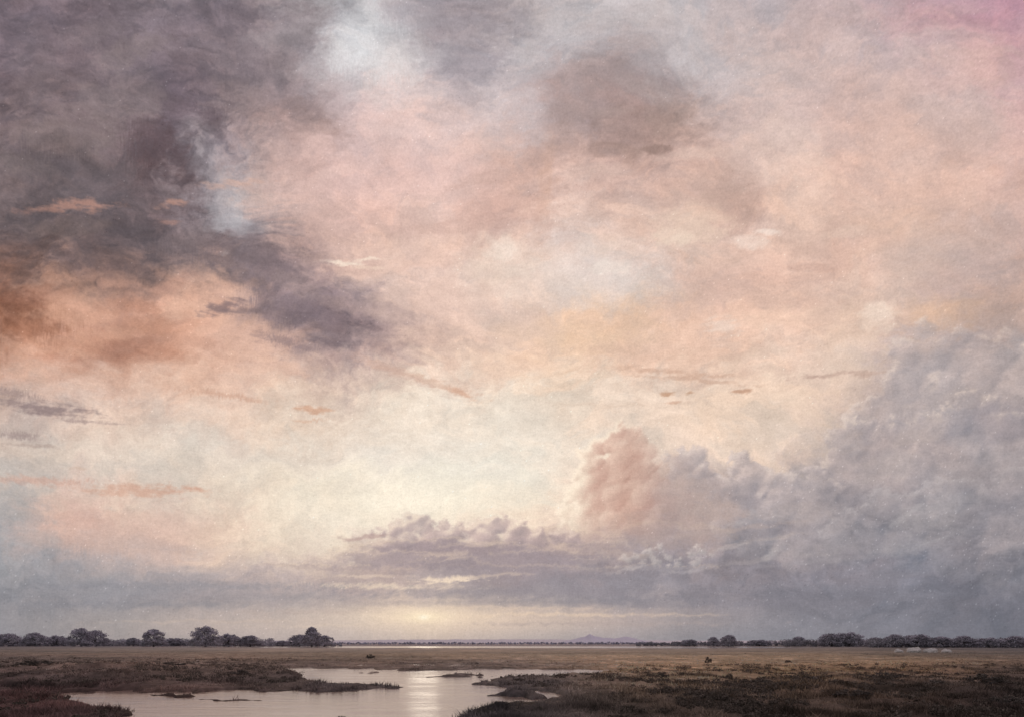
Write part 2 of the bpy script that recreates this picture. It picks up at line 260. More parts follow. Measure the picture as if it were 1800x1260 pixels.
for (x, y, rx, ry, c, a, g_) in [(1640,900,80,26,(176,169,170),.5,-18),(1560,820,50,22,(184,172,169),.45,-20),(1720,830,90,30,(166,158,159),.35,-10),(1480,960,90,16,(160,153,156),.45,-8),(1700,1010,120,20,(120,119,128),.4,0),(1400,900,60,18,(188,172,166),.45,-6),(1740,570,60,26,(186,164,157),.4,12),(1260,900,50,18,(192,170,161),.5,0),(1760,740,70,30,(146,138,144),.4,0),(1600,1000,90,14,(136,134,142),.4,-5),(1620,760,60,16,(196,179,172),.4,-25),(1480,870,40,20,(134,128,134),.4,0),(1350,930,60,14,(140,132,138),.4,-5),(1750,900,60,30,(134,129,135),.35,0),(1580,960,50,14,(172,166,168),.4,-15),(1690,700,50,16,(196,178,170),.35,-15),(1320,880,40,14,(148,140,146),.4,-5),(1700,600,40,14,(150,142,147),.3,10)]:
    blob(x, y, rx, ry, c, a, .4, g_)
# central tower: peaked head, stepped cream left edge, right flank sliding down into the bank
blob(1205,885,80,46,(192,168,158),.65,.6,20); blob(1180,930,80,30,(182,162,156),.5,.6); blob(1185,830,26,26,(188,166,158),.4,.5)
tower = [(1100,773,28),(1078,783,22),(1054,788,19),(1036,802,19),(1120,780,24),(1136,796,20),(1046,830,34),(1024,838,18),(1100,825,46),(1130,836,34),(1016,866,22),(1052,872,42),(1110,880,54),(1160,855,24),(1160,890,44),(1002,900,20),(1030,920,36),(1090,930,50),(1195,885,30),(994,930,18),(1150,930,40),(1215,910,28)]
F, Hh = mass(tower, .7, 6, (.22, .5), .8, False)
L = np.clip(.6*shade(Hh, -.75, -.60, 9)+.6*shade(Hh, -.72, -.62, 1)+.2*n_b, -1, 1)
flank = sst(1100, 1210, PX+.25*(PY-850)+14*n_a)
side = sst(1062, 1012, PX+.10*(PY-800)+12*n_b+6*n_f)
body = np.stack([209-26*flank+19*L+24*side+6*n_a+3*n_br, 173-14*flank+23*L+38*side+5*n_a+3*n_br, 157-4*flank+21*L+34*side+4*n_a+3*n_br], -1)
fade = sst(975, 880, PY+10*n_a)*sst(1240, 1090, PX+20*n_b+.3*(850-PY))
mm = (sst(-1, 7, F+2*n_f)*.95*fade)[..., None]; C = C*(1-mm)+body*mm
mix(.85*np.exp(-((F-3)/4.5)**2)*fade*sst(-.15, .45, L)*sst(1150, 1075, PX), (252,233,212))
streak(1150,825,26,3,(182,148,136),.5,-45); streak(1105,838,20,4,(186,148,134),.6,-60); streak(1090,870,30,5,(188,152,140),.4,-20); streak(1130,905,50,8,(184,159,150),.5,-8)
# low violet cloud, irregular and feathered
def flat(cx, cy, rx, ry, al=.8, c=(168,150,152), lit=(240,214,186), ang=0):
    A = rl(n_a, cx, cy); B = rl(n_b, cx, cy); a = math.radians(ang)
    X = PX-cx+14*A; Y = PY-cy+11*B+4*n_f; u = X*math.cos(a)+Y*math.sin(a); v = -X*math.sin(a)+Y*math.cos(a)
    d = np.sqrt((u/rx)**2+(v/ry)**2)+.12*rl(n_s, cx, cy)+.28*n_f+.15*A
    m = sst(1.35, .4, d); r = np.exp(-((d-1.05)/.16)**2)*sst(cy+ry*.2, cy-ry*.6, PY)
    mix(.5*al*r, lit); mix(al*m, c)
flat(780,975,170,24,.6,(174,156,155)); flat(930,985,170,22,.65,(161,147,151)); flat(1000,955,80,24,.45,(192,169,161)); flat(1170,945,110,24,.3,(172,154,152)); flat(860,1005,170,12,.4,(158,146,150))
bank([(700,932,17),(722,922,18),(748,930,22),(780,926,16),(800,940,20),(835,940,20),(862,926,20),(890,922,18),(915,932,18),(672,938,9),(655,940,6),(768,950,34),(850,950,30),(715,950,26),(940,950,22),(905,950,26),(670,962,14),(980,945,16),(1005,950,18)], (178,159,158), .85, (252,232,208,1), 7, 24, 1005, 950, .6, 5, 1.25)
flat(760,962,120,12,.6,(161,145,149)); flat(700,985,110,14,.65,(165,150,153)); flat(860,965,80,10,.5,(163,147,151)); flat(590,997,80,5,.55,(180,162,159)); flat(510,993,60,3.5,.5,(188,169,161)); flat(630,975,50,6,.5,(186,167,162)); flat(960,975,70,9,.5,(154,141,146)); flat(1060,965,70,12,.4,(172,154,153)); flat(780,990,70,8,.45,(152,140,145))
streak(640,944,40,4,(186,160,153),.8,-4); streak(790,1018,60,5,(246,223,198),1,-3); streak(690,1030,130,5,(236,214,191),.85,1); streak(640,1012,90,3,(222,200,182),.75,2); streak(870,1010,60,3,(214,193,177),.65,-3); streak(770,975,50,3,(208,186,172),.45,-5); streak(850,955,40,3,(218,196,180),.5,-8)
# broken pale puffs above the bank
bank([(1086,992,9),(1102,984,12),(1120,977,9),(1141,971,12),(1160,968,8),(1176,978,9),(1197,980,9),(1214,973,11),(1234,966,12),(1248,974,7),(1152,988,12),(1126,992,10),(1190,994,12),(1222,990,10)], (196,185,181), .72, (236,224,214,1), 7, 26, 1016, 984, .9, 5, 1.3)
flat(1160,1000,90,6,.4,(172,162,164)); flat(1050,985,40,5,.4,(178,163,161))
streak(1105,1000,40,2.5,(206,194,189),.5,-12); streak(1200,1004,40,2.5,(192,182,181),.5,-8); streak(1280,962,40,3,(196,184,180),.5,-18)
streak(1355,972,18,6,(192,183,181),.6,-35); streak(1330,985,120,4,(172,162,162),.5,-6); streak(1250,935,180,4,(184,166,160),.5,-7); streak(1360,945,90,3,(184,170,165),.5,-8); streak(1450,985,120,4,(160,153,157),.5,-5); streak(1600,900,60,4,(184,177,178),.4,-38); streak(1640,950,70,3,(170,165,168),.4,-20)
for (x, y, rx, ry, c, a) in [(300,1030,320,7,(142,140,146),.5),(200,1062,260,6,(140,138,144),.5),(480,1048,260,6,(156,148,151),.5),(900,1040,300,8,(150,142,148),.6),(1150,1058,380,8,(136,132,140),.5),(560,1075,200,4,(186,168,160),.5),(880,1068,180,3.5,(216,193,175),.6),(980,1080,160,3,(228,203,180),.7),(1050,1095,240,3,(176,160,156),.5),(420,1092,220,3,(201,182,169),.5),(1500,1040,300,10,(124,123,132),.4),(640,1100,200,2.5,(214,194,178),.6),(1180,1080,110,2.5,(204,183,169),.6),(250,1010,140,6,(172,163,163),.4),(700,1060,220,5,(172,158,157),.45),(350,1000,120,4,(192,176,170),.5),(150,1040,160,5,(156,152,156),.5)]:
    streak(x, y, rx, ry, c, a, 0)
# sun behind the veil
def glow(cx, cy, rx, ry, c, al): mix(al*np.exp(-((PX-cx)/rx)**2-((PY-cy)/ry)**2), c)
glow(760,880,180,26,(255,244,224),.55); glow(740,1080,120,18,(252,228,198),.6); glow(745,1083,34,9,(254,234,200),.7); glow(745,1084,8,4,(255,244,220),.9)
texture(.35)
C = C*(1+(.018*n_f)*amp)[..., None]
# pale flecks of weathered paint, thickest low on the right
fl = np.random.default_rng(5).random(PX.shape)
dens = .0012+.012*np.exp(-((PX-1650)/330)**2-((PY-980)/150)**2)+.005*np.exp(-((PX-200)/300)**2-((PY-1020)/120)**2)
C = C+((fl < dens)*np.random.default_rng(6).uniform(8, 38, PX.shape))[..., None]
C = C-((fl > 1-.0018)*15.0)[..., None]
bk = sst(math.radians(55), math.radians(110), np.abs(AZ))[..., None]
C = C*(1-bk)+np.array([166,158,160])*bk
Csky = lin(np.clip(C, 0, 255))
R = 30000.0
V = np.stack([np.sin(AZ)*np.cos(EL), np.cos(AZ)*np.cos(EL), np.sin(EL)], -1)*R
V[..., 2] += H_EYE
nr, nc = AZ.shape
V = np.concatenate([V, V[:, :1]], 1); Csky = np.concatenate([Csky, Csky[:, :1]], 1)
m, nt, N, Lk = new_mat('sky_clouds')
N.clear(); out = N.new('ShaderNodeOutputMaterial'); em = N.new('ShaderNodeEmission')
at = N.new('ShaderNodeAttribute'); at.attribute_name = 'tint'
tc = N.new('ShaderNodeTexCoord'); nz = N.new('ShaderNodeVectorMath'); nz.operation = 'NORMALIZE'
def noise_fac(scale, vec, lo, hi, det=3, rough=.7, f0=.25, f1=.75):
    mp = N.new('ShaderNodeMapping'); mp.inputs['Scale'].default_value = vec
    no = N.new('ShaderNodeTexNoise'); no.inputs['Scale'].default_value = scale; no.inputs['Detail'].default_value = det; no.inputs['Roughness'].default_value = rough
    mr = N.new('ShaderNodeMapRange'); mr.inputs['From Min'].default_value = f0; mr.inputs['From Max'].default_value = f1; mr.inputs['To Min'].default_value = lo; mr.inputs['To Max'].default_value = hi
    Lk.new(nz.outputs[0], mp.inputs[0]); Lk.new(mp.outputs[0], no.inputs['Vector']); Lk.new(no.outputs['Fac'], mr.inputs[0]); return mr.outputs[0]
Lk.new(tc.outputs['Object'], nz.inputs[0])
facs = [noise_fac(480, (1, 1, 1), .90, 1.10), noise_fac(150, (1, 1, 3.5), .955, 1.045), noise_fac(120, (4, 4, .7), .965, 1.035), noise_fac(34, (1, 1, 1.3), .97, 1.03, 8, .75, .3, .7)]
cur = facs[0]
for f in facs[1:]:
    a_ = N.new('ShaderNodeMath'); a_.operation = 'MULTIPLY'; Lk.new(cur, a_.inputs[0]); Lk.new(f, a_.inputs[1]); cur = a_.outputs[0]
mu = N.new('ShaderNodeVectorMath'); mu.operation = 'SCALE'
Lk.new(at.outputs['Color'], mu.inputs[0]); Lk.new(cur, mu.inputs['Scale']); Lk.new(mu.outputs[0], em.inputs['Color']); Lk.new(em.outputs[0], out.inputs[0])
m.cycles.emission_sampling = 'NONE'
sky = mesh_obj('sky', V.reshape(-1, 3), grid_faces(nr, nc+1), m, None, Csky.reshape(-1, 3), True)
tag(sky, 'pastel sunset sky of pink, peach and grey brushed clouds', 'sky', None, 'structure')
sky.visible_shadow = False      # the sky lets the sunlight through

# ------------------------------------------------------------------ GROUND
main_w = [(440,1176),(530,1173),(650,1175),(760,1177),(900,1175),(1000,1176),(1100,1177),(1062,1183),(960,1186),(900,1190),(850,1197),(832,1201),(870,1207),(930,1214),(1000,1219),(994,1230),(930,1236),(880,1240),(835,1250),(800,1264),(770,1330),(180,1330),(215,1262),(235,1250),(170,1240),(60,1222),(180,1214),(300,1215),(430,1214),(560,1213),(690,1211),(714,1207),(640,1203),(560,1203),(541,1197),(520,1190),(530,1185),(500,1180)]
strip_w = [(-60,1209),(100,1207.5),(195,1210),(100,1213),(-60,1213.5)]
far_w = [(150,1136),(500,1135),(900,1134.8),(1300,1135.5),(1480,1137.4),(1250,1138.6),(900,1138.2),(500,1138.0)]
mid_w = [(440,1168.0),(620,1167.4),(900,1168.2),(1180,1169.2),(900,1169.4),(640,1169)]
isl = [[(740,1187),(800,1185.5),(870,1187),(800,1189)],[(330,1230),(400,1228.5),(470,1230),(410,1231.5)],[(860,1224),(930,1222),(960,1224),(900,1227)],[(600,1181),(690,1180.5),(640,1182.5)],[(250,1222),(300,1221),(350,1222.5),(300,1224)]]
def inpoly(x, y, P):
    r = np.zeros(x.shape, bool); n = len(P)
    for i in range(n):
        x1, y1 = P[i]; x2, y2 = P[(i+1) % n]
        if y1 == y2: continue
        c = ((y1 > y) != (y2 > y)) & (x < (x2-x1)*(y-y1)/(y2-y1)+x1)
        r ^= c
    return r
pyd = np.concatenate([np.arange(1131, 1145, .3), np.arange(1145, 1320, .4)])
Dd = H_EYE*FPX/(pyd-HOR)
Drow = np.concatenate([[29000, 20000, 12000, 7000, 4500, 3000], Dd, [20, 16, 11, 6, 0, -8, -30, -120, -600, -3000, -12000, -29000]])
Xd = np.arange(-.78, .781, .0024)
Xc = np.concatenate([[-1500, -300, -60, -14, -4, -1.8, -1.1, -.9], Xd, [.9, 1.1, 1.8, 4, 14, 60, 300, 1500]])
XX, DD = np.meshgrid(Xc, Drow)
GXW = np.clip(XX*np.maximum(DD, 20), -29000, 29000); GYW = DD
def land_fn(x, y):
    D = np.maximum(y, 15.0)
    px = 900+FPX*x/D; py = HOR+FPX*H_EYE/D
    px = px+18*fbm(x/2.3, y/3.5, 5, 71, .62)*np.clip(60/D, .3, 1.2); py = py+5.0*fbm(x/2.6+7, y/6, 6, 72, .62)*np.clip(70/D, .05, 1.3)
    w = inpoly(px, py, main_w) | inpoly(px, py, strip_w) | inpoly(px, py, far_w) | inpoly(px, py, mid_w)
    for I in isl: w &= ~inpoly(px, py, I)
    return 1.0-w, px, py
land, gpx, gpy = land_fn(GXW, GYW)
sm = land.copy()
for _ in range(4):
    P = np.pad(sm, 1, 'edge'); sm = (P[:-2, 1:-1]+P[2:, 1:-1]+P[1:-1, :-2]+P[1:-1, 2:]+2*P[1:-1, 1:-1])/6
def gauss(px, py, cx, cy, rx, ry): return np.exp(-((px-cx)/rx)**2-((py-cy)/ry)**2)
PXg = 900+FPX*GXW/np.maximum(GYW, 15); PYg = HOR+FPX*H_EYE/np.maximum(GYW, 15)
hum = fbm(GXW/5.5, GYW/7.0, 5, 81)
rise = .95*gauss(PXg, PYg, 180, 1188, 300, 17)+.45*gauss(PXg, PYg, 1500, 1230, 420, 40)+.3*gauss(PXg, PYg, 1750, 1170, 260, 14)
near = np.clip(120/np.maximum(GYW, 20), .15, 1)
lowspit = 1-.7*gauss(PXg, PYg, 640, 1205, 260, 9)
hz = (.08*lowspit+rise*(.75+.6*hum)+.17*hum*near*lowspit+.12*np.abs(fbm(GXW/1.6, GYW/2.2, 3, 82))*near)
s2 = sst(.35, 1.0, sm)
GZ = np.where(sm > .35, .01+np.maximum(hz, 0)*s2, -.35*(1-sm/.35)-.01)
GZ = np.where(GYW > 2200, .1, GZ); GZ = np.where(GYW < 18, .1, GZ); GZ[-12:, :] = .12

grows = {1129:[(0,118,118,126),(900,136,131,137),(1800,105,105,114)],  # farthest rows have the blue-grey distance haze painted into the ground colour
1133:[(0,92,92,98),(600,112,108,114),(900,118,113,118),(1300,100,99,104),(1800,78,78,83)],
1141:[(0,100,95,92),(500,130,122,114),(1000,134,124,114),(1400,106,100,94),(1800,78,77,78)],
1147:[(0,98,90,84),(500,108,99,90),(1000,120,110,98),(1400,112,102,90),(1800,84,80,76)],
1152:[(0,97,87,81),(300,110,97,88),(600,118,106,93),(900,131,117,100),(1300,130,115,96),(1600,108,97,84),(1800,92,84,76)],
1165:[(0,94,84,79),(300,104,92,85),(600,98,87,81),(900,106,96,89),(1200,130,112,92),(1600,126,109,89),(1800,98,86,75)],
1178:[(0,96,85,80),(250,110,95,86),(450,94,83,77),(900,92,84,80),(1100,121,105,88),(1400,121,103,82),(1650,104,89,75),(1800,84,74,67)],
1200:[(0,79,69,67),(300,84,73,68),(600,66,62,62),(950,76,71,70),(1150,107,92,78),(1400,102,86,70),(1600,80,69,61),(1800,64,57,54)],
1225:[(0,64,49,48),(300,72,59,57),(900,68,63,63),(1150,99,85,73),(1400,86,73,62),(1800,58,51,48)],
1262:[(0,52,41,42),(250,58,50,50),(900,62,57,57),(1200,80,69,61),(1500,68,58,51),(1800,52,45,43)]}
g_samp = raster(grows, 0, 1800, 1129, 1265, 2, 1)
ALB = 1/.50
def ground_col(x, y, seed=0):
    D = np.maximum(y, 22.0); px = 900+FPX*x/D; py = HOR+FPX*H_EYE/D
    wx = 60*fbm(x/9, y/14, 4, 91); wy = 7*fbm(x/9+3, y/14, 4, 92)*sst(1136, 1170, py)
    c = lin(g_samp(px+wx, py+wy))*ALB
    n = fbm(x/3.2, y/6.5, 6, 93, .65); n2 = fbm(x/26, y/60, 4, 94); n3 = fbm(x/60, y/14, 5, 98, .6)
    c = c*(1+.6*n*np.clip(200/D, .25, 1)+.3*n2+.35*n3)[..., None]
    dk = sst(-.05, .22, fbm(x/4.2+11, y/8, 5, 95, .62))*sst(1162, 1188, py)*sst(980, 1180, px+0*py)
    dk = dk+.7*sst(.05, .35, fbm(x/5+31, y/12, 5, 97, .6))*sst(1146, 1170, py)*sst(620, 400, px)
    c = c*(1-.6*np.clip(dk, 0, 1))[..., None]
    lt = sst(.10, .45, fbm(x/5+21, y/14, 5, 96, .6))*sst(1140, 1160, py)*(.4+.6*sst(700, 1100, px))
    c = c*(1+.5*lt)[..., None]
    c[..., 0] *= 1+.07*n2; c[..., 2] *= 1-.07*n2
    return np.clip(c, .008, .8)
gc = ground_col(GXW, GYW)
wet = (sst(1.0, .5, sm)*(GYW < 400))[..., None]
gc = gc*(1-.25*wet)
m, nt, N, Lk = new_mat('marsh_ground')
b = N['Principled BSDF']; b.inputs['Roughness'].default_value = .95; b.inputs['Specular IOR Level'].default_value = .15
at = N.new('ShaderNodeAttribute'); at.attribute_name = 'tint'
tc = N.new('ShaderNodeTexCoord'); no = N.new('ShaderNodeTexNoise'); no.inputs['Scale'].default_value = 2.2; no.inputs['Detail'].default_value = 8; no.inputs['Roughness'].default_value = .7
mp = N.new('ShaderNodeMapping'); mp.inputs['Scale'].default_value = (1, .45, 1)
mr = N.new('ShaderNodeMapRange'); mr.inputs['From Min'].default_value = .3; mr.inputs['From Max'].default_value = .7; mr.inputs['To Min'].default_value = .5; mr.inputs['To Max'].default_value = 1.5
mu = N.new('ShaderNodeVectorMath'); mu.operation = 'SCALE'
bp = N.new('ShaderNodeBump'); bp.inputs['Strength'].default_value = .8; bp.inputs['Distance'].default_value = .15
Lk.new(tc.outputs['Object'], mp.inputs[0]); Lk.new(mp.outputs[0], no.inputs['Vector']); Lk.new(no.outputs['Fac'], mr.inputs[0]); Lk.new(at.outputs['Color'], mu.inputs[0]); Lk.new(mr.outputs[0], mu.inputs['Scale'])
Lk.new(mu.outputs[0], b.inputs['Base Color']); Lk.new(no.outputs['Fac'], bp.inputs['Height']); Lk.new(bp.outputs[0], b.inputs['Normal'])
gr, gcn = GXW.shape
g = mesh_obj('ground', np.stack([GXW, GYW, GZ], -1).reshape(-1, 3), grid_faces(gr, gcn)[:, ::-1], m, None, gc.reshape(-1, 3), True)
tag(g, 'flat brown marsh land with dark muddy banks around the pools', 'ground', None, 'structure')

# water: calm, pale sky reflection put into the base colour, with wind-ruffled patches
m, nt, N, Lk = new_mat('still_water')
b = N['Principled BSDF']; b.inputs['Base Color'].default_value = (.46, .33, .27, 1); b.inputs['IOR'].default_value = 1.9; b.inputs['Specular IOR Level'].default_value = 1.0
tc = N.new('ShaderNodeTexCoord'); mp = N.new('ShaderNodeMapping'); mp.inputs['Scale'].default_value = (.35, 1.1, 1)
no = N.new('ShaderNodeTexNoise'); no.inputs['Scale'].default_value = 1.3; no.inputs['Detail'].default_value = 6; no.inputs['Roughness'].default_value = .6
mp2 = N.new('ShaderNodeMapping'); mp2.inputs['Scale'].default_value = (.10, .34, 1)
n2 = N.new('ShaderNodeTexNoise'); n2.inputs['Scale'].default_value = 1.0; n2.inputs['Detail'].default_value = 5; n2.inputs['Roughness'].default_value = .65
mr = N.new('ShaderNodeMapRange'); mr.inputs['From Min'].default_value = .35; mr.inputs['From Max'].default_value = .65; mr.inputs['To Min'].default_value = .03; mr.inputs['To Max'].default_value = .15
mr2 = N.new('ShaderNodeMapRange'); mr2.inputs['From Min'].default_value = .35; mr2.inputs['From Max'].default_value = .65; mr2.inputs['To Min'].default_value = .2; mr2.inputs['To Max'].default_value = 1.0
bp = N.new('ShaderNodeBump'); bp.inputs['Distance'].default_value = .055
Lk.new(tc.outputs['Object'], mp.inputs[0]); Lk.new(mp.outputs[0], no.inputs['Vector']); Lk.new(no.outputs['Fac'], bp.inputs['Height']); Lk.new(bp.outputs[0], b.inputs['Normal'])
Lk.new(tc.outputs['Object'], mp2.inputs[0]); Lk.new(mp2.outputs[0], n2.inputs['Vector']); Lk.new(n2.outputs['Fac'], mr.inputs[0]); Lk.new(n2.outputs['Fac'], mr2.inputs[0]); Lk.new(mr.outputs[0], b.inputs['Roughness']); Lk.new(mr2.outputs[0], bp.inputs['Strength'])
w = mesh_obj('water', [(-900, 12, 0), (900, 12, 0), (900, 1200, 0), (-900, 1200, 0)], [(0, 1, 2, 3)], m)
tag(w, 'still marsh water reflecting the pale sunset between mud banks', 'water', None, 'structure')

# ------------------------------------------------------------------ GRASS
def tint_mat(name, rough=.9):
    m, nt, N, Lk = new_mat(name)
    b = N['Principled BSDF']; b.inputs['Roughness'].default_value = rough; b.inputs['Specular IOR Level'].default_value = .15
    at = N.new('ShaderNodeAttribute'); at.attribute_name = 'tint'
    no = N.new('ShaderNodeTexNoise'); no.inputs['Scale'].default_value = 3.0; tc = N.new('ShaderNodeTexCoord')
    mr = N.new('ShaderNodeMapRange'); mr.inputs['To Min'].default_value = .75; mr.inputs['To Max'].default_value = 1.25
    mu = N.new('ShaderNodeVectorMath'); mu.operation = 'SCALE'
    Lk.new(tc.outputs['Object'], no.inputs['Vector']); Lk.new(no.outputs['Fac'], mr.inputs[0]); Lk.new(at.outputs['Color'], mu.inputs[0]); Lk.new(mr.outputs[0], mu.inputs['Scale']); Lk.new(mu.outputs[0], b.inputs['Base Color'])
    return m
grass_mat = tint_mat('marsh_grass_blades')
def gsample(A, X, D):
    py = HOR+H_EYE*FPX/D
    fi = np.interp(py, pyd, np.arange(len(pyd)))+6
    fj = (X+.78)/.0024+8
    i = np.clip(fi.astype(int), 0, gr-2); j = np.clip(fj.astype(int), 0, gcn-2)
    u = fi-i; v = fj-j
    return (A[i, j]*(1-v)+A[i, j+1]*v)*(1-u)+(A[i+1, j]*(1-v)+A[i+1, j+1]*v)*u
n = 130000
D = H_EYE*FPX/rng.uniform(1147-HOR, 1312-HOR, n); X = rng.uniform(-.74, .74, n)
lm = gsample(sm, X, D); x = X*D; y = D
cl_ = fbm(x/2.4, y/4.5, 4, 101, .6)
keep = (lm > .7) & ((cl_ > .12) | (rng.random(n) < .13))
X, D, x, y, lm, cl_ = [a[keep] for a in (X, D, x, y, lm, cl_)]
z = gsample(GZ, X, D); n = len(x)
edge = sst(1.0, .86, lm)
hgt = (.06+.16*rng.random(n)**2+.34*np.clip(cl_, 0, 1)+.06*edge)*np.clip(55/D, .6, 1.15)
colg = ground_col(x, y)*1.9*(1-.45*sst(.15, .6, cl_))[:, None]*(1-.2*edge)[:, None]
nb = 5
bx = np.repeat(x, nb)+rng.normal(0, .12, n*nb); by = np.repeat(y, nb)+rng.normal(0, .16, n*nb); bz = np.repeat(z, nb)-.03
bh = np.repeat(hgt, nb)*rng.uniform(.5, 1.15, n*nb); wd = np.repeat(np.clip(D/50, .6, 2)*.032, nb)
th = rng.random(n*nb)*np.pi; lx = rng.normal(0, .5, n*nb)*bh; ly = rng.normal(0, .5, n*nb)*bh
A = np.stack([bx-np.cos(th)*wd, by-np.sin(th)*wd, bz], 1); B = np.stack([bx+np.cos(th)*wd, by+np.sin(th)*wd, bz], 1); T = np.stack([bx+lx, by+ly, bz+bh], 1)
V = np.stack([A, B, T], 1).reshape(-1, 3); F = np.arange(len(V)).reshape(-1, 3)
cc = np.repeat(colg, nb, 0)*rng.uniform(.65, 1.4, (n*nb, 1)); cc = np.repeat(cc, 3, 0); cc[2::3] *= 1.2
o = mesh_obj('marsh_grass', V, F, grass_mat, None, np.clip(cc, .006, .6))
tag(o, 'short dry brown marsh grass covering the banks and fields', 'grass', None, 'stuff')

# ------------------------------------------------------------------ TREES
leaf_mat = tint_mat('dusky_foliage'); bark, nt, N, Lk = new_mat('bark')
b = N['Principled BSDF']; b.inputs['Roughness'].default_value = .95
no = N.new('ShaderNodeTexNoise'); no.inputs['Scale'].default_value = 6; cr = N.new('ShaderNodeValToRGB')
cr.color_ramp.elements[0].color = (.09, .085, .09, 1); cr.color_ramp.elements[1].color = (.17, .16, .165, 1)
Lk.new(no.outputs['Fac'], cr.inputs[0]); Lk.new(cr.outputs[0], b.inputs['Base Color'])
def tube(V, F, pts, rad, seg=7):
    base = len(V); pts = np.array(pts, float)
    for i, p in enumerate(pts):
        d = pts[min(i+1, len(pts)-1)]-pts[max(i-1, 0)]; d = d/np.linalg.norm(d)
        a = np.cross(d, [0.3, .9, .1]); a /= np.linalg.norm(a); c = np.cross(d, a)
        for k in range(seg):
            t = 2*math.pi*k/seg; V.append(p+rad[i]*(math.cos(t)*a+math.sin(t)*c))
    for i in range(len(pts)-1):
        for k in range(seg):
            F.append((base+i*seg+k, base+i*seg+(k+1) % seg, base+(i+1)*seg+(k+1) % seg, base+(i+1)*seg+k))
def leaf_cloud(centres, rad, per, size, r, base_col, zmax, floor=True):
    Vs = []; Cs = []
    for (c, rr) in zip(centres, rad):
        p = r.normal(0, 1, (per, 3)); p /= np.linalg.norm(p, axis=1)[:, None]; p *= (r.random((per, 1))**.45)*rr; p[:, 2] *= .75
        p += c
        a = r.normal(0, 1, (per, 3)); a /= np.linalg.norm(a, axis=1)[:, None]
        b_ = np.cross(a, r.normal(0, 1, (per, 3))); b_ /= np.linalg.norm(b_, axis=1)[:, None]
        s = size*r.uniform(.5, 1.2, (per, 1)); a *= s; b_ *= s*.6
        Vs.append(np.stack([p-a, p+b_, p+a, p-b_], 1).reshape(-1, 3))
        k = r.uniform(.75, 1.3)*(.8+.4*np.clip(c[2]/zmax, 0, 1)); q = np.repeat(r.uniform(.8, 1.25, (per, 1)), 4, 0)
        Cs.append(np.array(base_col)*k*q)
    V = np.concatenate(Vs)
    if floor: V[:, 2] = np.maximum(V[:, 2], .02)
    return V, np.arange(len(V)).reshape(-1, 4), np.concatenate(Cs)
def make_tree(kind, seed, base_col):
    r = np.random.default_rng(seed); Hh = 16.0; Wd = 20.0       # metres, scaled on placing
    root = bpy.data.objects.new(kind, None); COL.objects.link(root)
    cen = []; rad = []
    for i in range(150):
        a = r.random()*2*math.pi; q = r.random()**.5; zz = r.random()**.9
        if kind == 'round_tree': env = math.sqrt(max(0, 1-zz**2.6))*(.9+.1*math.sin(3*a+seed)); z = .5+zz*13.4
        elif kind == 'conical_tree': env = (1-zz)**.75*.95+.06; z = .5+zz*14.2; q = q*.95
        else: env = (1-.3*abs(zz-.35))*(.88+.12*math.sin(2*a+seed)); z = .8+zz*11.4*(1-.30*q*q)+r.normal(0, .4)
        if zz < .4: q = r.random()**.33
        c = np.array([math.cos(a)*q*env*Wd*.45, math.sin(a)*q*env*Wd*.45, z]); cen.append(c); rad.append(r.uniform(1.2, 2.2))
    V, F, Cc = leaf_cloud(cen, rad, 40, .5, r, base_col, Hh)
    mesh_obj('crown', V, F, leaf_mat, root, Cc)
    V = []; F = []
    top = np.array([r.normal(0, .6), r.normal(0, .6), 11.0])
    tube(V, F, [(0, 0, -.3), (.1, 0, 1.5), top*.35, top*.7, top], [.75, .5, .42, .25, .08])
    for i in range(8):
        c = cen[r.integers(len(cen))]; s = top*r.uniform(.2, .6)
        tube(V, F, [s, (s+c)/2+np.array([0, 0, -.3]), c], [.24, .14, .04], 5)
    mesh_obj('trunk', V, F, bark, root, None, True)
    return root
cl_l = (.40, .39, .455)  # pale blue-grey, distance haze mixed into the leaf colour
protos = {k: [make_tree(k, s, cl_l) for s in ss] for k, ss in (('round_tree', (3, 8, 14)), ('broad_tree', (5, 21)), ('conical_tree', (9,)))}
used = set()
def place(root, loc, sc, rz, label, cat, group):
    if root.name in used:
        r2 = root.copy(); COL.objects.link(r2)
        for ch in list(root.children):
            c = ch.copy(); COL.objects.link(c); c.parent = r2
        root = r2
    else: used.add(root.name)
    root.location = loc; root.scale = sc; root.rotation_euler = (0, 0, rz)
    return tag(root, label, cat, group)
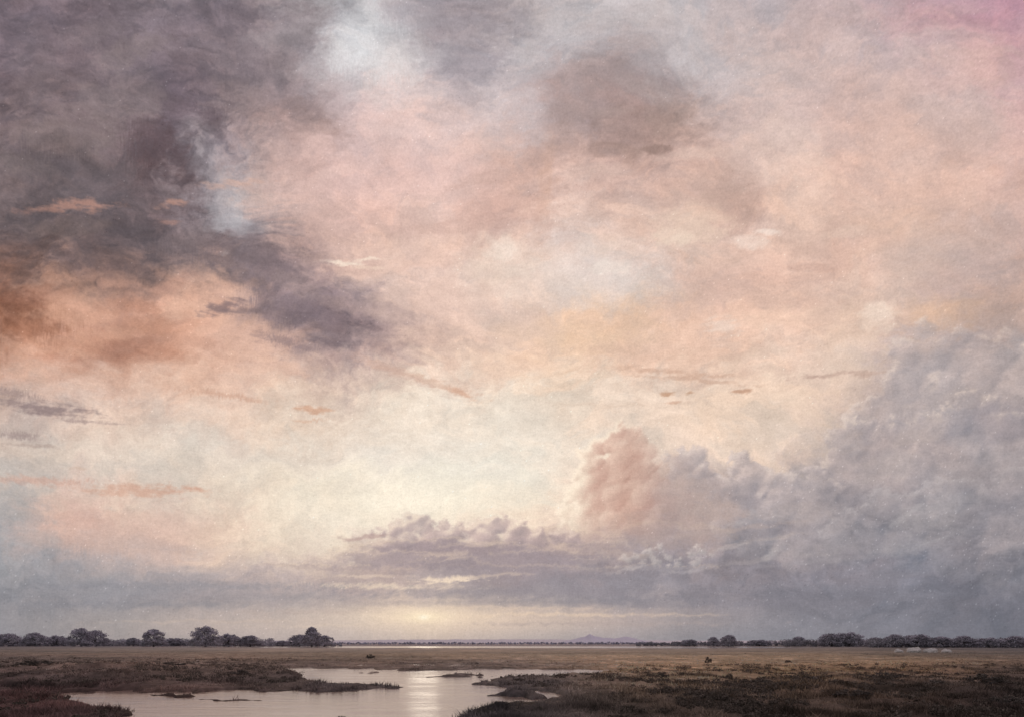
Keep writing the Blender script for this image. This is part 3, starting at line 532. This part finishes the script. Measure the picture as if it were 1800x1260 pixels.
T = [
('round',15,60,1112,660,'leftmost tree on the horizon, cut by the left frame edge'),
('round',62,54,1111,640,'rounded dark tree second from the left on the horizon'),
('broad',100,46,1115,660,'low tree third from left, between rounded neighbour and tallest of left clump'),
('round',143,52,1103,620,'tall left half of the first big domed clump on the left horizon'),
('round',168,54,1106,640,'right half of the first big domed clump, sloping down to the hedge'),
('round',234,34,1120,680,'small low tree left of the lone rounded one'),
('round',270,50,1105,640,'lone rounded tree midway between the two big left clumps'),
('broad',308,40,1119,690,'small flat tree right of the lone rounded one'),
('round',361,64,1099,610,'tallest dome shaped tree on the left horizon'),
('broad',402,50,1112,640,'lower tree touching the right side of the tallest dome'),
('round',440,54,1116,650,'low rounded tree ending the long left tree belt'),
('round',496,28,1125,700,'tiny bush like tree between left belt and the mound shaped group'),
('round',526,48,1114,650,'left shoulder of the mound shaped tree group'),
('round',548,56,1103,630,'tallest tree of the mound shaped group at the right end of the left horizon'),
('round',570,44,1116,660,'right shoulder of the mound shaped tree group'),
('broad',1212,40,1122,700,'low tree right of the blue mountains, first of the right belt'),
('round',1254,26,1118,660,'small tree just left of the paired tree on the right horizon'),
('round',1281,40,1115,640,'rounded pair tree standing highest near the blue mountains'),
('broad',1335,50,1123,690,'flat low tree between the rounded pair and the wide tree'),
('round',1404,36,1118,640,'small rounded tree left of the wide flat topped one'),
('broad',1462,56,1110,600,'left half of the wide flat topped tree on the right'),
('broad',1493,56,1109,600,'right half of the wide flat topped tree on the right'),
('round',1538,38,1119,520,'low tree right of the wide flat topped one'),
('round',1572,52,1114,500,'dark tree above the leftmost pale boulder'),
('broad',1612,64,1112,490,'broad dark tree behind the row of pale boulders'),
('round',1655,50,1118,490,'rounded dark tree behind the rightmost pale boulder'),
('round',1694,50,1116,480,'dark tree third from the right end of the horizon'),
('broad',1738,56,1119,470,'low dark tree second from the right end of the horizon'),
('round',1783,56,1117,470,'rightmost dark tree, cut by the right frame edge'),
]
cnt = {}
for (k, px, wpx, top, D, lab) in T:
    k = k+'_tree'; i = cnt.get(k, 0); cnt[k] = i+1
    pr = protos[k][i % len(protos[k])]
    if px == 548: pr = protos['conical_tree'][0]
    hgt = (HOR-top)/FPX*D+H_EYE; wid = wpx/FPX*D
    tp = 15.0 if k != 'broad_tree' else 13.0
    place(pr, px2w(px, D, .15), (wid/19.5, wid/19.5, hgt/tp), random.uniform(-.5, .5)+(0 if px < 900 else 1.2), lab, 'tree', 'trees on the left horizon' if px < 900 else 'trees on the right horizon')
def wood(name, spans, label, colr, seed, dens=1.3, leaf=.55):  # hedge leaf colours are lightened for haze, like the trees
    r = np.random.default_rng(seed); cen = []; rad = []
    for (x0, x1, t0, t1, D) in spans:
        L_ = (x1-x0)
        for i in range(int(L_*dens)):
            t = r.random(); px = x0+L_*t; top = t0+(t1-t0)*t+2.4*min(1, 700/D)*fbm(np.array([px/14.]), np.array([D*1.]), 4, 5)[0]
            Dd_ = D+r.uniform(-15, 25); hh = max(.8, (HOR-top)/FPX*Dd_+H_EYE)
            q = r.random(); s = hh*.28
            cen.append(np.array(px2w(px, Dd_, .2+max(.3, (hh-s)*q)))); rad.append(max(.7, s*r.uniform(.8, 1.4)))
    V, F, Cc = leaf_cloud(cen, rad, 40, leaf, r, colr, 6)
    o = mesh_obj(name, V, F, leaf_mat, None, Cc); tag(o, label, 'woodland', None, 'stuff')
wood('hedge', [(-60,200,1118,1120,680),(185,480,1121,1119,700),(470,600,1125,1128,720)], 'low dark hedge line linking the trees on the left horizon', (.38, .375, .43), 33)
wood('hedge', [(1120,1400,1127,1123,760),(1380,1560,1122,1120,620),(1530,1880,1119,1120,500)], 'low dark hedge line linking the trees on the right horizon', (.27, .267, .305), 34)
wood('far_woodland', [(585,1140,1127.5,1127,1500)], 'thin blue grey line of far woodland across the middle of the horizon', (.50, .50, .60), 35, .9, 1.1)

# ------------------------------------------------------------------ HILLS
def ridge(name, pts, D, depth, colr, label, seed, rough):
    xs = np.arange(pts[0][0], pts[-1][0]+1, 1.0); top = np.interp(xs, [p[0] for p in pts], [p[1] for p in pts])
    top = top+rough*fbm(xs/22, xs*0+seed, 5, seed)
    hh = np.maximum((HOR-top)/FPX*D, 0); rows_ = []
    prof = np.array([0, .25, .55, .85, 1, .8, .4, 0]); dy = np.array([-1, -.7, -.4, -.15, 0, .25, .6, 1])
    for p, d in zip(prof, dy):
        nn = 1+.25*fbm(xs/9, xs*0+d*3, 4, seed+2)*(p < 1)
        rows_.append(np.stack([(xs-900)/FPX*D, D+d*depth+0*xs, hh*p*nn-(.5 if p == 0 else 0)], -1))
    V = np.array(rows_); m, nt, N, Lk = new_mat(name+'_haze')
    b = N['Principled BSDF']; b.inputs['Roughness'].default_value = 1; b.inputs['Specular IOR Level'].default_value = 0
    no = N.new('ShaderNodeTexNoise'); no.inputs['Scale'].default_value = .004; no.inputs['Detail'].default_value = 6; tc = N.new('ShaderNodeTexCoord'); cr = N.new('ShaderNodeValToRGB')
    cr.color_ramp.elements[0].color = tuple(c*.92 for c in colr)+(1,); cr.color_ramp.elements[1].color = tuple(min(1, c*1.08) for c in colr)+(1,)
    Lk.new(tc.outputs['Object'], no.inputs['Vector']); Lk.new(no.outputs['Fac'], cr.inputs[0]); Lk.new(cr.outputs[0], b.inputs['Base Color'])
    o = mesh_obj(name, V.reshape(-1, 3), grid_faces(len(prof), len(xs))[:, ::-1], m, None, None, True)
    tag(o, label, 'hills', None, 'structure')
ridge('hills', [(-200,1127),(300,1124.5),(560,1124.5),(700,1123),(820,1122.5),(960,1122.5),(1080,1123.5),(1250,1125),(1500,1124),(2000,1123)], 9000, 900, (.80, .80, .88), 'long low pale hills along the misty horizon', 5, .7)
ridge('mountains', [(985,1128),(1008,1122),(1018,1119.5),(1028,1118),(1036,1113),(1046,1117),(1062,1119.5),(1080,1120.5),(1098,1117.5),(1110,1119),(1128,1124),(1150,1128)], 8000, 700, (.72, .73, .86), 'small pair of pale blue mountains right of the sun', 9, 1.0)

# ------------------------------------------------------------------ SHRUBS, SCRUB, BOULDERS
def make_shrub(seed, colr):
    r = np.random.default_rng(seed); root = bpy.data.objects.new('shrub', None); COL.objects.link(root)
    cen = []; rad = []
    for i in range(34):
        a = r.random()*6.283; q = r.random()**.5; z = .08+.72*r.random()*(1-.6*q*q)
        cen.append(np.array([math.cos(a)*q*.75, math.sin(a)*q*.75, z])); rad.append(r.uniform(.10, .22))
    V, F, Cc = leaf_cloud(cen, rad, 44, .055, r, colr, 1.0)
    mesh_obj('foliage', V, F, leaf_mat, root, Cc)
    V = []; F = []
    for i in range(16):
        c = cen[i]*1.08+np.array([0, 0, r.uniform(.05, .25)]); tube(V, F, [(c[0]*.1, c[1]*.1, -.1), c*np.array([.6, .6, .5]), c], [.022, .014, .004], 4)
    mesh_obj('stem', V, F, bark, root, None, True)
    return root
shr = [make_shrub(s, (.12, .105, .096)) for s in (1, 2, 3)]
SH = [(651,1158,18,11,'small dark shrub alone in the field above the left of the channel'),
(1245,1167,14,13,'small upright dark shrub alone in the brown field on the right'),
(1071,1196,12,11,'little dark shrub at the right tip of the upper channel'),
(1165,1196,26,11,'low brown shrub on the right bank nearest the channel tip'),
(1282,1198,20,12,'dark shrub on the right bank, upper one in the middle of the brown grass'),
(852,1262,40,22,'dark leafy shrub at the bottom edge beside the water, leftmost of three'),
(905,1262,34,16,'low dark shrub at the bottom edge, middle one of three'),
(948,1258,30,16,'dark shrub on the lower spit, rightmost of the three at the bottom'),
(600,1262,20,8,'tiny tuft of dark stems at the bottom edge of the water'),
(1340,1212,64,15,'wide low dark shrub at the left end of the dark right thicket'),
(1420,1206,70,15,'wide dark shrub in the upper row of the right thicket'),
(1560,1204,76,18,'dark bushy shrub in the upper right thicket'),
(1640,1215,70,18,'dark mounded shrub in the middle of the right thicket'),
(1730,1212,80,20,'large dark shrub near the right frame edge'),
(1500,1245,70,17,'low dark shrub close to the bottom on the right'),
(1770,1248,70,22,'dark shrub in the bottom right corner'),
(1385,1166,16,6,'small low shrub in the lighter field below the right belt'),
(60,1186,70,12,'low dark shrub on the rise at the left frame edge'),
(300,1184,60,11,'low dark shrub on the crest of the left rise'),
(420,1194,50,10,'low dark shrub at the end of the left rise near the channel')]
for i, (px, py, wp, hp, lab) in enumerate(SH):
    D = H_EYE*FPX/(py-HOR); X = np.array([(px-900)/FPX])
    z = float(gsample(GZ, X, np.array([D]))[0]); z = max(z, 0.0)
    s = wp/FPX*D/1.7
    place(shr[i % 3], (X[0]*D, D, z-.03), (s, s, hp/FPX*D/.95), random.random()*6, lab, 'shrub', 'shrubs on the marsh')
# heathery scrub that nobody could count: low dark cushions
r = np.random.default_rng(61); cen = []; rad = []
PTS = np.concatenate([np.stack([r.uniform(1080, 1830, 3400), r.uniform(1170, 1300, 3400)], 1), np.stack([r.uniform(-30, 520, 1300), r.uniform(1158, 1208, 1300)], 1), np.stack([r.uniform(840, 1080, 160), r.uniform(1188, 1208, 160)], 1), np.stack([r.uniform(-30, 200, 300), r.uniform(1225, 1300, 300)], 1)])
for px, py in PTS:
    D = H_EYE*FPX/(py-HOR); X = (px-900)/FPX; xx = X*D
    nz_ = fbm(np.array([xx/4.2+11]), np.array([D/8]), 5, 95, .62)[0]
    if nz_ < (-.02 if px > 800 else .05): continue
    Xa = np.array([X]); Da = np.array([D])
    if gsample(sm, Xa, Da)[0] < .95: continue
    z = float(gsample(GZ, Xa, Da)[0]); s = r.uniform(.10, .34)*min(2.2, (D/45)**.7)
    for k in range(3):
        cen.append(np.array([xx+r.normal(0, s*.9), D+r.normal(0, s*.9), z+s*.25])); rad.append(s*r.uniform(.6, 1.1))
V, F, Cc = leaf_cloud(cen, rad, 22, .06, r, (.12, .10, .088), 1.0, False)
o = mesh_obj('scrub', V, F, leaf_mat, None, Cc); tag(o, 'low dark heathery scrub in patches over the banks', 'scrub', None, 'stuff')
rk, nt, N, Lk = new_mat('pale_stone'); b = N['Principled BSDF']; b.inputs['Roughness'].default_value = .9
no = N.new('ShaderNodeTexNoise'); no.inputs['Scale'].default_value = 1.6; no.inputs['Detail'].default_value = 6; cr = N.new('ShaderNodeValToRGB')
cr.color_ramp.elements[0].color = (.5, .48, .48, 1); cr.color_ramp.elements[1].color = (.8, .78, .77, 1)
Lk.new(no.outputs['Fac'], cr.inputs[0]); Lk.new(cr.outputs[0], b.inputs['Base Color'])
import bmesh
for i, (px, wp, hp, lab) in enumerate([(1580,16,6,'leftmost pale boulder of four below the right trees'),(1606,26,9,'second pale boulder from left below the right trees, the widest'),(1636,24,8,'third pale boulder from left below the right trees'),(1663,18,6,'rightmost pale boulder of four below the right trees')]):
    D = H_EYE*FPX/(1146.5-HOR); bm = bmesh.new(); bmesh.ops.create_icosphere(bm, subdivisions=4, radius=1)
    for v in bm.verts:
        p = np.array(v.co); k = 1+.35*float(fbm(np.array([p[0]*1.1+i*7]), np.array([p[1]+p[2]*1.3]), 4, 3)[0])
        v.co = v.co*k; v.co.z = max(v.co.z, -.3)
    me = bpy.data.meshes.new('boulder'); bm.to_mesh(me); bm.free(); me.materials.append(rk)
    o = bpy.data.objects.new('boulder', me); COL.objects.link(o); s = wp/FPX*D/2
    o.location = px2w(px, D, .2); o.scale = (s, s*.7, hp/FPX*D*.9); tag(o, lab, 'boulder', 'pale boulders below the right trees')

# ------------------------------------------------------------------ LIGHT, CAMERA
saz = math.atan((745-900)/FPX); sel = math.radians(4.0)
w = bpy.data.worlds.new('World'); S.world = w; w.use_nodes = True
nt = w.node_tree; bg = nt.nodes['Background']; sk = nt.nodes.new('ShaderNodeTexSky'); sk.sky_type = 'NISHITA'; sk.sun_disc = False
sk.sun_elevation = sel; sk.sun_rotation = saz; nt.links.new(sk.outputs[0], bg.inputs[0]); bg.inputs[1].default_value = .08
from mathutils import Vector
ld = bpy.data.lights.new('sun', 'SUN'); ld.energy = .011; ld.angle = math.radians(2.2); ld.color = (1, .88, .72)
lo = bpy.data.objects.new('sun', ld); COL.objects.link(lo)
sd = Vector((math.sin(saz)*math.cos(sel), math.cos(saz)*math.cos(sel), math.sin(sel)))
lo.rotation_euler = (-sd).to_track_quat('-Z', 'Y').to_euler()
cd = bpy.data.cameras.new('camera'); cam = bpy.data.objects.new('camera', cd); COL.objects.link(cam)
cam.location = (0, 0, H_EYE); cam.rotation_euler = (math.pi/2, 0, 0)
cd.lens = 28; cd.sensor_width = 36; cd.shift_y = (HOR-630)/1800; cd.clip_end = 100000; cd.clip_start = .1
S.camera = cam
S.view_settings.view_transform = 'Standard'; S.view_settings.look = 'None'; S.view_settings.exposure = 0
